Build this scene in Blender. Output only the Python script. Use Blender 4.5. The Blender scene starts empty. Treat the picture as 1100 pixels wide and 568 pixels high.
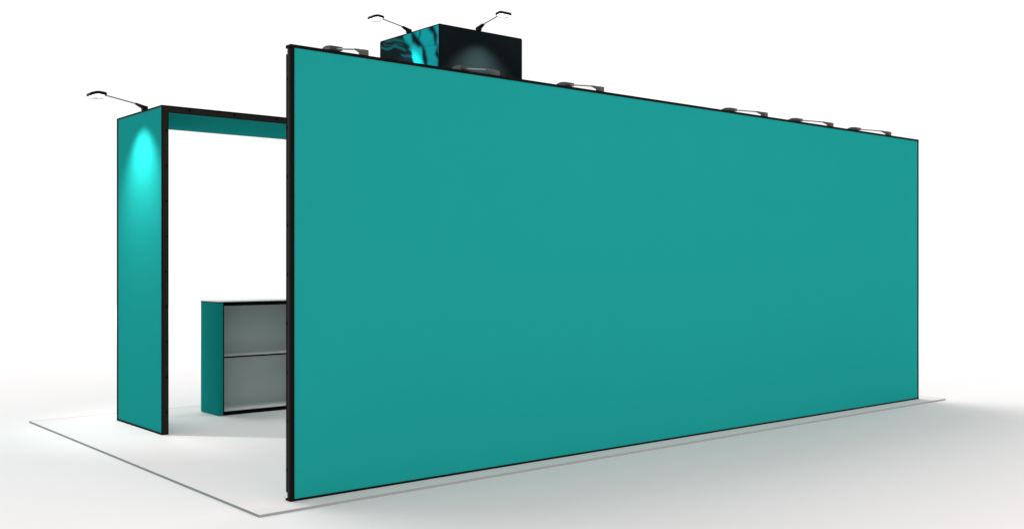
import bpy, bmesh, math, random
from mathutils import Vector
R = math.radians
random.seed(4)
sc = bpy.context.scene
C = sc.collection

# ---------------------------------------------------------------- camera
cd = bpy.data.cameras.new('camera'); cam = bpy.data.objects.new('camera', cd); C.objects.link(cam)
cd.sensor_width = 36; cd.lens = 36.195; cd.clip_start = 0.05; cd.clip_end = 2000
cam.location = (-2.7166, -5.0880, 1.2959)
cam.rotation_euler = (R(90), 0, R(49.955 - 90))
sc.camera = cam

# ---------------------------------------------------------------- light
w = bpy.data.worlds.new('World'); sc.world = w; w.use_nodes = True
wn = w.node_tree; wb = wn.nodes['Background']; wb.inputs['Strength'].default_value = 1.06
# white studio surround, a little dimmer straight overhead
wt = wn.nodes.new('ShaderNodeTexCoord'); wx = wn.nodes.new('ShaderNodeSeparateXYZ'); wr = wn.nodes.new('ShaderNodeValToRGB')
wn.links.new(wt.outputs['Generated'], wx.inputs[0]); wn.links.new(wx.outputs['Z'], wr.inputs[0]); wn.links.new(wr.outputs[0], wb.inputs['Color'])
wr.color_ramp.elements[0].position = .40; wr.color_ramp.elements[0].color = (1, .957, .955, 1)
wr.color_ramp.elements[1].position = .85; wr.color_ramp.elements[1].color = (.50, .475, .473, 1)
sun = bpy.data.lights.new('soft_studio_key', 'SUN'); sun.energy = 1.25; sun.angle = R(46); sun.color = (.92, 1, 1)
so = bpy.data.objects.new('soft_studio_key', sun); C.objects.link(so)
al = bpy.data.lights.new('low_front_fill', 'AREA'); al.shape = 'RECTANGLE'; al.size = 12; al.size_y = .8; al.energy = 420; al.color = (1, .71, .70)  # added fill, no real fixture: lifts the lower wall and front floor
ao = bpy.data.objects.new('low_front_fill', al); C.objects.link(ao)
ao.location = (3.4, -6.6, .42); ao.rotation_euler = (R(90), 0, R(-4))
ll = bpy.data.lights.new('left_fill', 'AREA'); ll.shape = 'RECTANGLE'; ll.size = 5; ll.size_y = .6; ll.energy = 60  # added fill for the column's left face, not a lamp of the place
lo = bpy.data.objects.new('left_fill', ll); C.objects.link(lo)
lo.location = (-7.5, 4.5, .35); lo.rotation_euler = (R(90), 0, R(-97))
# added light to whiten the far floor, behind and beside the stand
fw = Vector((.6434, .7655, 0)); rt = Vector((.7655, -.6434, 0)); base = Vector((-2.7166, -5.088, 0))
wl = bpy.data.lights.new('far_floor_wash', 'AREA'); wl.shape = 'RECTANGLE'; wl.size = 60; wl.size_y = 6; wl.energy = 2600
wo = bpy.data.objects.new('far_floor_wash', wl); C.objects.link(wo)
wo.location = base + fw * 26 + Vector((0, 0, 13)); wo.rotation_euler = (0, 0, R(49.955 - 90))
so.rotation_euler = Vector((-0.12, 1.0, 1.15)).to_track_quat('Z', 'Y').to_euler()
sc.view_settings.view_transform = 'Standard'; sc.view_settings.look = 'None'
sc.view_settings.exposure = 0; sc.view_settings.gamma = 1
sc.render.resolution_x = 1024; sc.render.resolution_y = 528

# ---------------------------------------------------------------- materials
def mat(name, col, rough=.6, spec=.3, metal=0, var=0, scale=30, bump=0, bscale=400):
    m = bpy.data.materials.new(name); m.use_nodes = True
    nt = m.node_tree; b = nt.nodes['Principled BSDF']
    b.inputs['Base Color'].default_value = (*col, 1)
    b.inputs['Roughness'].default_value = rough; b.inputs['Metallic'].default_value = metal
    b.inputs['Specular IOR Level'].default_value = spec
    tc = nt.nodes.new('ShaderNodeTexCoord')
    if var:
        n = nt.nodes.new('ShaderNodeTexNoise'); n.inputs['Scale'].default_value = scale; n.inputs['Detail'].default_value = 4
        nt.links.new(tc.outputs['Object'], n.inputs['Vector'])
        mx = nt.nodes.new('ShaderNodeMix'); mx.data_type = 'RGBA'
        mx.inputs[6].default_value = (*[c * (1 - var) for c in col], 1)
        mx.inputs[7].default_value = (*[min(1, c * (1 + var)) for c in col], 1)
        nt.links.new(n.outputs['Fac'], mx.inputs[0]); nt.links.new(mx.outputs[2], b.inputs['Base Color'])
    if bump:
        n2 = nt.nodes.new('ShaderNodeTexNoise'); n2.inputs['Scale'].default_value = bscale; n2.inputs['Detail'].default_value = 2
        nt.links.new(tc.outputs['Object'], n2.inputs['Vector'])
        bp = nt.nodes.new('ShaderNodeBump'); bp.inputs['Strength'].default_value = bump; bp.inputs['Distance'].default_value = .001
        nt.links.new(n2.outputs['Fac'], bp.inputs['Height']); nt.links.new(bp.outputs['Normal'], b.inputs['Normal'])
    return m

M = dict(
    floor=mat('studio_floor_paint', (.865, .856, .855), .9, 0, var=.01, scale=.6),
    carpet=mat('pale_carpet', (.82, .80, .797), .95, 0, var=.02, scale=3, bump=.15, bscale=250),
    edge=mat('carpet_edge_trim', (.235, .275, .275), .7, 0),
    teal=mat('teal_stretch_fabric', (.0088, .241, .224), .9, 0, var=.015, scale=2.5, bump=.1, bscale=900),
    black=mat('black_anodised_aluminium', (.003, .003, .003), .6, .03),
    charcoal=mat('charcoal_profile_face', (.0165, .015, .013), .6, .05, var=.1, scale=20),
    hole=mat('dark_hole', (.0015, .0015, .0015), .9, 0),
    lampblack=mat('black_lamp_metal', (.004, .004, .004), .5, .06),
    lampgrey=mat('grey_lamp_metal', (.040, .046, .051), .5, .3, var=.25, scale=60),
    rod=mat('steel_rod', (.16, .155, .15), .4, .4, metal=.3),
    white=mat('white_laminate', (.82, .82, .82), .5, .2),
    shelfgrey=mat('light_grey_laminate', (.55, .555, .55), .7, 0, var=.03, scale=3),
    off=mat('unlit_lamp_glass', (.07, .078, .085), .4, .2),
)
g = bpy.data.materials.new('lit_lamp_glass'); g.use_nodes = True
b = g.node_tree.nodes['Principled BSDF']; b.inputs['Base Color'].default_value = (.9, .9, .9, 1)
b.inputs['Emission Color'].default_value = (1, .98, .95, 1); b.inputs['Emission Strength'].default_value = 2.5
M['lit'] = g
# printed graphic: reads the colours printed on the panel mesh
pm = bpy.data.materials.new('printed_fabric_graphic'); pm.use_nodes = True
nt = pm.node_tree; b = nt.nodes['Principled BSDF']
at = nt.nodes.new('ShaderNodeVertexColor'); at.layer_name = 'print'
nt.links.new(at.outputs['Color'], b.inputs['Base Color'])
b.inputs['Roughness'].default_value = .5; b.inputs['Specular IOR Level'].default_value = .015
M['print'] = pm

# ---------------------------------------------------------------- helpers
def box(bm, x0, x1, y0, y1, z0, z1):
    v = [bm.verts.new((x, y, z)) for x in (x0, x1) for y in (y0, y1) for z in (z0, z1)]
    for f in ((0, 1, 3, 2), (4, 6, 7, 5), (0, 4, 5, 1), (2, 3, 7, 6), (0, 2, 6, 4), (1, 5, 7, 3)):
        bm.faces.new([v[i] for i in f])

def tube(bm, p, q, r, n=12, r2=None):
    p = Vector(p); q = Vector(q); r2 = r if r2 is None else r2
    d = (q - p).normalized(); a = d.orthogonal().normalized(); c = d.cross(a)
    A = []; B = []
    for i in range(n):
        t = 2 * math.pi * i / n; o = a * math.cos(t) + c * math.sin(t)
        A.append(bm.verts.new(p + o * r)); B.append(bm.verts.new(q + o * r2))
    for i in range(n):
        j = (i + 1) % n; bm.faces.new((A[i], A[j], B[j], B[i]))
    bm.faces.new(A[::-1]); bm.faces.new(B)

def prism(bm, prof, y0, y1):
    """profile of (x, z) points extruded along y"""
    A = [bm.verts.new((x, y0, z)) for x, z in prof]; B = [bm.verts.new((x, y1, z)) for x, z in prof]
    n = len(prof)
    for i in range(n):
        j = (i + 1) % n; bm.faces.new((A[i], A[j], B[j], B[i]))
    bm.faces.new(A[::-1]); bm.faces.new(B)

def obj(name, bm, m, parent=None, bevel=0, smooth=False):
    bmesh.ops.recalc_face_normals(bm, faces=bm.faces[:])
    me = bpy.data.meshes.new(name); bm.to_mesh(me); bm.free()
    o = bpy.data.objects.new(name, me); C.objects.link(o)
    if m: me.materials.append(M[m])
    if parent: o.parent = parent
    if bevel:
        md = o.modifiers.new('bevel', 'BEVEL'); md.width = bevel; md.segments = 2; md.limit_method = 'ANGLE'
    if smooth:
        for p in me.polygons: p.use_smooth = True
    return o

def bx(name, m, parent, *dims, bevel=0):
    bm = bmesh.new(); box(bm, *dims); return obj(name, bm, m, parent, bevel)

def thing(name, label, cat, loc=(0, 0, 0), rz=0, group=None):
    o = bpy.data.objects.new(name, None); C.objects.link(o); o.empty_display_size = .1
    o.location = loc; o.rotation_euler = (0, 0, rz)
    o['label'] = label; o['category'] = cat
    if group: o['group'] = group
    return o

# ---------------------------------------------------------------- setting
bm = bmesh.new()
FC = base + fw * 12                                   # studio floor; beyond it only the white surround
ring = [bm.verts.new((FC.x + 25 * math.cos(2 * math.pi * i / 96), FC.y + 25 * math.sin(2 * math.pi * i / 96), -.012)) for i in range(96)]
bm.faces.new(ring)
o = obj('floor', bm, 'floor'); o['kind'] = 'structure'

H = 2.5
# ---------------------------------------------------------------- carpet the stand is set out on
t = thing('floor_carpet', 'pale grey floor carpet with thin grey edge, laid out under the whole stand', 'carpet', (0, 0, 0))
bx('carpet_pile', 'carpet', t, -.2875, 6.8875, -.1635, 4.0135, -.0115, 0)
bm = bmesh.new()
ex0, ex1, ey0, ey1 = -.291, 6.891, -.167, 4.017
box(bm, ex0, ex1, ey0, ey0 + .0035, -.0118, .0006); box(bm, ex0, ex1, ey1 - .0035, ey1, -.0118, .0006)
box(bm, ex0, ex0 + .0035, ey0 + .0035, ey1 - .0035, -.0118, .0006); box(bm, ex1 - .0035, ex1, ey0 + .0035, ey1 - .0035, -.0118, .0006)
obj('edge_trim', bm, 'edge', t)

# ---------------------------------------------------------------- long back wall
X0, X1, T = -.023, 6.69, .052
wall = thing('fabric_wall', 'long teal fabric wall in a thin black frame, six lamps along its top', 'wall', (0, 0, 0))
bx('fabric_panel', 'teal', wall, 0.001, X1 - .018, .002, T - .002, .012, H - .018)
# end post: an extruded profile with lips, the outer lip cut back at the two corner joints
bm = bmesh.new()
box(bm, X0 + .004, X0 + .024, 0, T - .014, 0.012, H - .02)             # core
box(bm, X0, X0 + .004, .011, T - .017, .012, H - .02)                   # raised face strip
obj('end_post', bm, 'charcoal', wall)
bm = bmesh.new()
box(bm, X0 + .001, X0 + .023, T - .0135, T, .045, H - .05)              # outer lip
box(bm, X0 + .001, X0 + .0235, -.003, .0, .012, H - .02)                # front lip
box(bm, X0 + .0015, X0 + .004, 0.0003, .009, .012, H - .02)
obj('post_lip', bm, 'black', wall)
bx('end_post', 'black', wall, X1 - .018, X1, -.002, T, .012, H - .018)
bm = bmesh.new(); box(bm, X0 - .001, X1 + .001, -.003, T + .002, H - .018, H); obj('top_rail', bm, 'black', wall, .002)
bm = bmesh.new(); box(bm, X0 - .001, X1 + .001, -.003, T + .002, 0.0005, .012); obj('bottom_rail', bm, 'black', wall)
bm = bmesh.new()
z = .17
while z < H - .05:
    tube(bm, (X0 - .0006, .034, z), (X0 + .003, .034, z), .0075, 10); z += .268
obj('connector_hole', bm, 'hole', wall)['kind'] = 'stuff'

# ---------------------------------------------------------------- portal: column and header of thin framed panels
H0 = H; H = 2.508
AX, AY0, AY1, AT, HT = .282, 2.62, 3.590, .051, .053
AXR = 2.815
arch = thing('portal_arch', 'teal entrance portal of one column and a flat header, black framed edges', 'portal', (AX, AY0, 0))
arch.location = (0, 0, 0)
bm = bmesh.new()
box(bm, AX + .001, AX + AT - .001, AY0 + .005, AY1 - .0245, .016, H - .0125)
obj('column_panel', bm, 'teal', arch)
bx('header_panel', 'teal', arch, AX + AT, AXR - .01, AY0 + .004, AY1 - .004, H - HT + .001, H - .0125)
for (yf, s) in ((AY0, -1), (AY1, 1)):
    a, b_ = (yf - .002, yf + .0045) if s < 0 else (yf - .0045, yf + .002)
    bm = bmesh.new(); box(bm, AX - .001, AX + AT, a, b_, .0005, H - HT - .001); obj('column_frame', bm, 'charcoal', arch)
    bm = bmesh.new(); box(bm, AX - .001, AXR, a, b_, H - HT, H - .0125); obj('header_frame', bm, 'charcoal', arch)
bm = bmesh.new()
box(bm, AX - .002, AX + .004, AY0 - .003, AY0 + .006, 0.001, H - .0125)
box(bm, AX + AT - .004, AX + AT + .001, AY0 - .0035, AY0 + .006, 0.001, H - HT - .0015)
box(bm, AX + AT, AXR, AY0 - .0035, AY0 + .003, H - HT - .001, H - HT + .004)
box(bm, AX - .002, AX + .004, AY1 - .024, AY1 + .003, 0.001, H - .0125)
box(bm, AX - .002, AX + .003, AY0 + .006, AY1 - .005, .001, .0155)
box(bm, AX + .003, AX + AT, AY0 + .0048, AY1 - .0048, .001, .0155)
obj('frame_lip', bm, 'black', arch)
bm = bmesh.new(); box(bm, AX - .003, AXR, AY0 - .004, AY1 + .004, H - .012, H); obj('top_rail', bm, 'black', arch, .002)
bm = bmesh.new()
z = .17
while z < H - .02:
    tube(bm, (AX + .036, AY0 - .0028, z), (AX + .036, AY0 + .002, z), .008, 10); z += .268
x = .50
while x < AXR - .1:
    tube(bm, (x, AY0 - .0028, H - .024), (x, AY0 + .002, H - .024), .0085, 10); x += .37
obj('connector_hole', bm, 'hole', arch)['kind'] = 'stuff'

H = H0
# ---------------------------------------------------------------- tower with printed graphic
TX, TY, TW, TH = 2.824, 2.535, .995, 3.495
tower = thing('display_tower', 'tall square tower in a dark printed graphic with bright turquoise streaks on its left side', 'tower', (TX + TW / 2, TY + TW / 2, 0))
tower.location = (0, 0, 0)
def segd(p, a, b):
    ax, ay = a; bx_, by = b; dx, dy = bx_ - ax, by - ay
    k = max(0, min(1, ((p[0] - ax) * dx + (p[1] - ay) * dy) / (dx * dx + dy * dy + 1e-9)))
    return math.hypot(p[0] - ax - k * dx, p[1] - ay - k * dy)
def line(p, pts, wd, soft):
    d = min(segd(p, pts[i], pts[i + 1]) for i in range(len(pts) - 1))
    return max(0, min(1, (wd / 2 + soft / 2 - d) / soft))
def taper(p, pts, soft):
    best = 0
    for (ax, ay, aw), (bx_, by, bw) in zip(pts, pts[1:]):
        dx, dy = bx_ - ax, by - ay; k = max(0, min(1, ((p[0] - ax) * dx + (p[1] - ay) * dy) / (dx * dx + dy * dy)))
        d = math.hypot(p[0] - ax - k * dx, p[1] - ay - k * dy)
        best = max(best, min(1, ((aw + (bw - aw) * k) / 2 + soft / 2 - d) / soft))
    return best
def inpoly(p, poly):
    c = False; n = len(poly)
    for i in range(n):
        x0, y0 = poly[i]; x1, y1 = poly[i - 1]
        if (y0 > p[1]) != (y1 > p[1]) and p[0] < (x1 - x0) * (p[1] - y0) / (y1 - y0) + x0: c = not c
    return c
def polyf(p, poly, soft):
    d = min(segd(p, poly[i - 1], poly[i]) for i in range(len(poly)))
    return max(0, min(1, .5 + (d if inpoly(p, poly) else -d) / soft))
POLY = [(3.13, 3.475), (3.035, 3.52), (2.525, 3.52), (2.515, 3.05), (2.60, 2.9), (2.75, 2.95), (2.86, 3.12), (2.972, 3.25), (3.006, 3.374), (3.06, 3.41)]
LAMP_POOL = [(2.975, 3.36), (2.87, 3.35), (2.80, 3.29), (2.775, 3.20), (2.79, 3.0), (2.88, 3.1), (2.955, 3.22)]  # brighter patch: the tower lamp's light painted into the print
DK = [[(3.0, 3.53, .03), (2.96, 3.46, .045), (2.925, 3.41, .085), (2.87, 3.365, .07), (2.81, 3.335, .028), (2.775, 3.27, .06), (2.757, 3.20, .075), (2.74, 3.10, .04), (2.70, 2.9, .06)],
      [(2.70, 3.55, .09), (2.66, 3.475, .075), (2.625, 3.43, .05), (2.60, 3.37, .06), (2.583, 3.31, .028)],
      [(2.56, 3.275, .018), (2.572, 3.215, .058), (2.545, 3.16, .03), (2.56, 3.0, .05)],
      [(2.84, 3.53, .012), (2.835, 3.45, .022), (2.86, 3.41, .008)], [(3.10, 3.40, .02), (3.06, 3.36, .05), (3.03, 3.30, .02)]]
LN = [([(3.43, 3.485), (3.30, 3.47), (3.207, 3.445), (3.12, 3.43), (3.0, 3.374)], .022, .55),
      ([(3.524, 3.425), (3.40, 3.40), (3.281, 3.404), (3.133, 3.357), (2.98, 3.33)], .016, .8),
      ([(3.46, 3.455), (3.34, 3.425), (3.22, 3.415), (3.10, 3.385), (3.0, 3.355)], .010, .45),
      ([(3.15, 3.30), (3.05, 3.28), (2.96, 3.25)], .01, .35), ([(2.798, 3.333), (2.65, 3.31), (2.503, 3.292)], .012, -.25)]
DARKC = (.0012, .0075, .0092)
def mixc(a, b, k): return tuple(a[i] + (b[i] - a[i]) * k for i in range(3))
def left_colour(y, z):
    q = (y + .006 * math.sin(z * 23 + y * 9) + .002 * math.sin(z * 61 + 2), z + .006 * math.sin(y * 21) + .002 * math.sin(y * 55 + 1))
    c = mixc((.001, .014, .017), (.0022, .006, .008), max(0, min(1, (3.5 - z) * 3)))
    for pts, wd, k in LN[:4]:
        c = mixc(c, (.006, .22, .24), k * line(q, pts, wd, .022))
    cy = (.002, .36, .39)
    if y < 2.57: cy = mixc(cy, (.001, .15, .19), (2.57 - y) / .04 * .7 if y > 2.53 else .7)
    c = mixc(c, cy, polyf(q, POLY, .03))
    c = mixc(c, (.004, .47, .50), .8 * polyf(q, LAMP_POOL, .035))
    c = mixc(c, (.001, .16, .19), .55 * line(q, LN[4][0], .012, .02))
    for pts in DK: c = mixc(c, (.001, .010, .017), taper(q, pts, .040))
    if z < 2.8:                                           # the streaks run out lower down
        c = mixc(c, (.0015, .009, .012), min(1, (2.8 - z) / .5))
    return c
def printed(name, origin, du, z0, z1, fn, nu, nz, wd):
    bm = bmesh.new(); lay = bm.verts.layers.float_color.new('print'); grid = []
    for i in range(nu + 1):
        row = []
        for j in range(nz + 1):
            u = wd * i / nu; z = z0 + (z1 - z0) * j / nz
            v = bm.verts.new((origin[0] + du[0] * u, origin[1] + du[1] * u, z)); v[lay] = (*fn(v.co.x, v.co.y, z), 1); row.append(v)
        grid.append(row)
    for i in range(nu):
        for j in range(nz): bm.faces.new((grid[i][j], grid[i + 1][j], grid[i + 1][j + 1], grid[i][j + 1]))
    return bm
def front_colour(x, y, z):
    k = .5 + .5 * math.sin(x * 5 + 1.3 * math.sin(z * 4)) * math.sin(z * 3.1 + x)
    return mixc((.0034, .0070, .0077), (.0052, .0090, .0097), k)
c = .012
obj('printed_panel', printed('l', (TX, TY + c), (0, 1), 2.2, TH - .012, lambda x, y, z: left_colour(y, z), 110, 130, TW - 2 * c), 'print', tower)
obj('printed_panel', printed('f', (TX + c, TY), (1, 0), 2.2, TH - .012, front_colour, 30, 40, TW - 2 * c), 'print', tower)
obj('printed_panel', printed('r', (TX + TW, TY + c), (0, 1), .02, TH - .012, lambda x, y, z: front_colour(y, x, z), 30, 60, TW - 2 * c), 'print', tower)
obj('printed_panel', printed('b', (TX + c, TY + TW), (1, 0), .02, TH - .012, front_colour, 30, 60, TW - 2 * c), 'print', tower)
obj('printed_panel', printed('l2', (TX, TY + c), (0, 1), .02, 2.1995, lambda x, y, z: (.0015, .009, .012), 4, 4, TW - 2 * c), 'print', tower)
obj('printed_panel', printed('f2', (TX + c, TY), (1, 0), .02, 2.1995, front_colour, 10, 20, TW - 2 * c), 'print', tower)
bm = bmesh.new()
for (x, y) in ((TX, TY), (TX + TW - c, TY), (TX, TY + TW - c), (TX + TW - c, TY + TW - c)):
    box(bm, x - .0005, x + c + .0005, y - .0005, y + c + .0005, .0195, TH - .0117)
obj('corner_post', bm, 'black', tower, .003)
bm = bmesh.new(); box(bm, TX + .001, TX + TW - .001, TY + .001, TY + TW - .001, TH - .0115, TH); obj('top_frame', bm, 'black', tower, .005)
bm = bmesh.new(); box(bm, TX + .001, TX + TW - .001, TY + .001, TY + TW - .001, .0005, .0195); obj('bottom_frame', bm, 'black', tower)

# ---------------------------------------------------------------- counter with open shelves
KX0, KX1, KY0, KY1, KH = 1.028, 2.05, 3.268, 3.635, .974
ct = thing('shelf_counter', 'low counter with teal side, white top and two open grey shelves under the portal', 'counter', (0, 0, 0))
bx('side_panel', 'teal', ct, KX0, KX0 + .040, KY0, KY1, .004, KH - .008)
bx('side_panel', 'teal', ct, KX1 - .040, KX1, KY0, KY1, .004, KH - .008)
bx('rear_panel', 'teal', ct, KX0 + .0405, KX1 - .0405, KY1 - .012, KY1, .004, KH - .03)
bx('back_panel', 'shelfgrey', ct, KX0 + .041, KX1 - .041, KY1 - .03, KY1 - .0125, .004, KH - .03)
bx('worktop', 'white', ct, KX0 - .002, KX1 + .002, KY0 - .002, KY1 + .002, KH, KH + .008)
bm = bmesh.new()
box(bm, KX0 - .001, KX1 + .001, KY0 + .0, KY1 + .001, KH - .0075, KH - .0005)
box(bm, KX0 + .0405, KX1 - .0405, KY0 - .001, KY0 + .02, KH - .034, KH - .008)
obj('top_frame', bm, 'black', ct)
for x in (KX0 + .0405, KX1 - .0505): bx('frame_edge', 'black', ct, x, x + .010, KY0 - .001, KY0 + .012, .034, KH - .0345)
for z, zz, nm in ((.508, .016, 'shelf'), (.036, .034, 'base_shelf')):
    s = bx(nm, 'white', ct, KX0 + .0415, KX1 - .0415, KY0 + .003, KY1 - .031, z - zz + .001, z)
    bx('shelf_edge', 'black', s, KX0 + .0415, KX1 - .0415, KY0 - .001, KY0 + .0025, z - zz + .001, z - .001)

# ---------------------------------------------------------------- arm lamps (local +x = the way the arm reaches)
def make_lamp(label, group, body, lit):
    t = thing('arm_lamp', label, 'lamp', group=group)
    bm = bmesh.new()
    box(bm, -.020, .020, -.022, .022, 0.0005, .034)
    prism(bm, [(-.018, .0345), (.010, .040), (.074, .055), (.072, .045), (.0203, .018), (.0203, .006), (-.018, .006)], -.018, .018)
    obj('clamp', bm, body, t, .002)
    bm = bmesh.new(); tube(bm, (.055, 0, .047), (.312, 0, .092), .005, 10); obj('arm', bm, 'rod', t)
    # shade: a bent plate over a bulging glass
    n = 12; top = []; bot = []
    for i in range(n + 1):
        q = i / n; x = .306 + .126 * q
        zt = .094 + .006 * math.sin(math.pi * q) - .030 * max(0, q - .45) ** 1.4
        top.append((x, zt + .013 - .005 * (q > .99))); bot.append((x, zt - .011))
    bm = bmesh.new(); prism(bm, top + bot[::-1], -.043, .043)
    sh = obj('lamp_shade', bm, body if not lit else 'lampblack', t, .002)
    bm = bmesh.new(); ng = 12; rows = []; gd = .020 if lit else .012
    for i in range(ng + 1):
        q = i / ng; x = .322 + .102 * q; row = []
        zt = .084 + .006 * math.sin(math.pi * q) - .030 * max(0, q - .45) ** 1.4
        for k in range(ng + 1):
            p = k / ng; e = max(0, 1 - (2 * q - 1) ** 4) * max(0, 1 - (2 * p - 1) ** 4)
            row.append((bm.verts.new((x, -.040 + .080 * p, zt)), bm.verts.new((x, -.040 + .080 * p, zt - .003 - gd * e ** .6))))
        rows.append(row)
    for i in range(ng):
        for k in range(ng):
            for m_, rev in ((0, 0), (1, 1)):
                f = [rows[i][k][m_], rows[i + 1][k][m_], rows[i + 1][k + 1][m_], rows[i][k + 1][m_]]
                bm.faces.new(f[::-1] if rev else f)
        for k in (0, ng):
            bm.faces.new((rows[i][k][0], rows[i + 1][k][0], rows[i + 1][k][1], rows[i][k][1]))
            bm.faces.new((rows[k][i][0], rows[k][i + 1][0], rows[k][i + 1][1], rows[k][i][1]))
    obj('lamp_glass', bm, 'lit' if lit else 'off', sh)
    bm = bmesh.new(); N = 24
    rp = [Vector((.370 + .046 * math.cos(2 * math.pi * i / N), .037 * math.sin(2 * math.pi * i / N), .082 - gd - .0025 * math.cos(2 * math.pi * i / N))) for i in range(N)]
    for i in range(N): tube(bm, rp[i], rp[(i + 1) % N], .0028, 6)
    bmesh.ops.remove_doubles(bm, verts=bm.verts[:], dist=.0012)
    obj('glass_rim', bm, 'rod', sh)
    return t
def copy_tree(o, parent=None):
    c = o.copy(); C.objects.link(c); c.parent = parent
    for ch in o.children: copy_tree(ch, c)
    return c
def spot(parent, power, size, tilt, blend=.5):
    l = bpy.data.lights.new('lamp_light', 'SPOT'); l.energy = power; l.spot_size = R(size); l.spot_blend = blend
    l.shadow_soft_size = .03; l.color = (1, .99, .97)
    o = bpy.data.objects.new('lamp_light', l); C.objects.link(o); o.parent = parent
    o.location = (.365, 0, .055); o.rotation_euler = (0, R(tilt), 0)
    return o
blk = make_lamp('black arm lamp on the teal portal column, lighting it from the left', 'lit black arm lamps', 'lampblack', True)
l2 = copy_tree(blk); l3 = copy_tree(blk)
blk.location = (AX + .012, 3.005, 2.508); blk.rotation_euler = (0, 0, math.pi)
l2['label'] = 'black arm lamp reaching left from the turquoise streaked side of the tower'
l2.location = (TX + .012, 3.045, TH); l2.rotation_euler = (0, 0, math.pi)
l3['label'] = 'black arm lamp reaching right from the plain dark side of the tower'
l3.location = (3.289, TY + .012, TH); l3.rotation_euler = (0, 0, -math.pi / 2)
spot(blk, 115, 84, 23, 1); spot(l2, 46, 86, 20, .75); spot(l3, 215, 86, 22, 1)

gry = make_lamp('', 'grey arm lamps along the top of the long teal wall', 'lampgrey', False)
labs = ['grey arm lamp on the long wall nearest its left end, left of the tower',
        'grey arm lamp on the long wall seen against the dark side of the tower',
        'grey arm lamp on the long wall just right of the tower',
        'grey arm lamp on the long wall, third from its right end',
        'grey arm lamp on the long wall, second from its right end',
        'grey arm lamp on the long wall closest to its right end']
for i, (x, lb) in enumerate(zip((.46, 1.44, 2.385, 4.275, 5.225, 6.185), labs)):
    o = gry if i == 0 else copy_tree(gry)
    o.location = (x, .026, H); o.rotation_euler = (0, 0, math.pi / 2); o['label'] = lb

sc.render.engine = 'CYCLES'
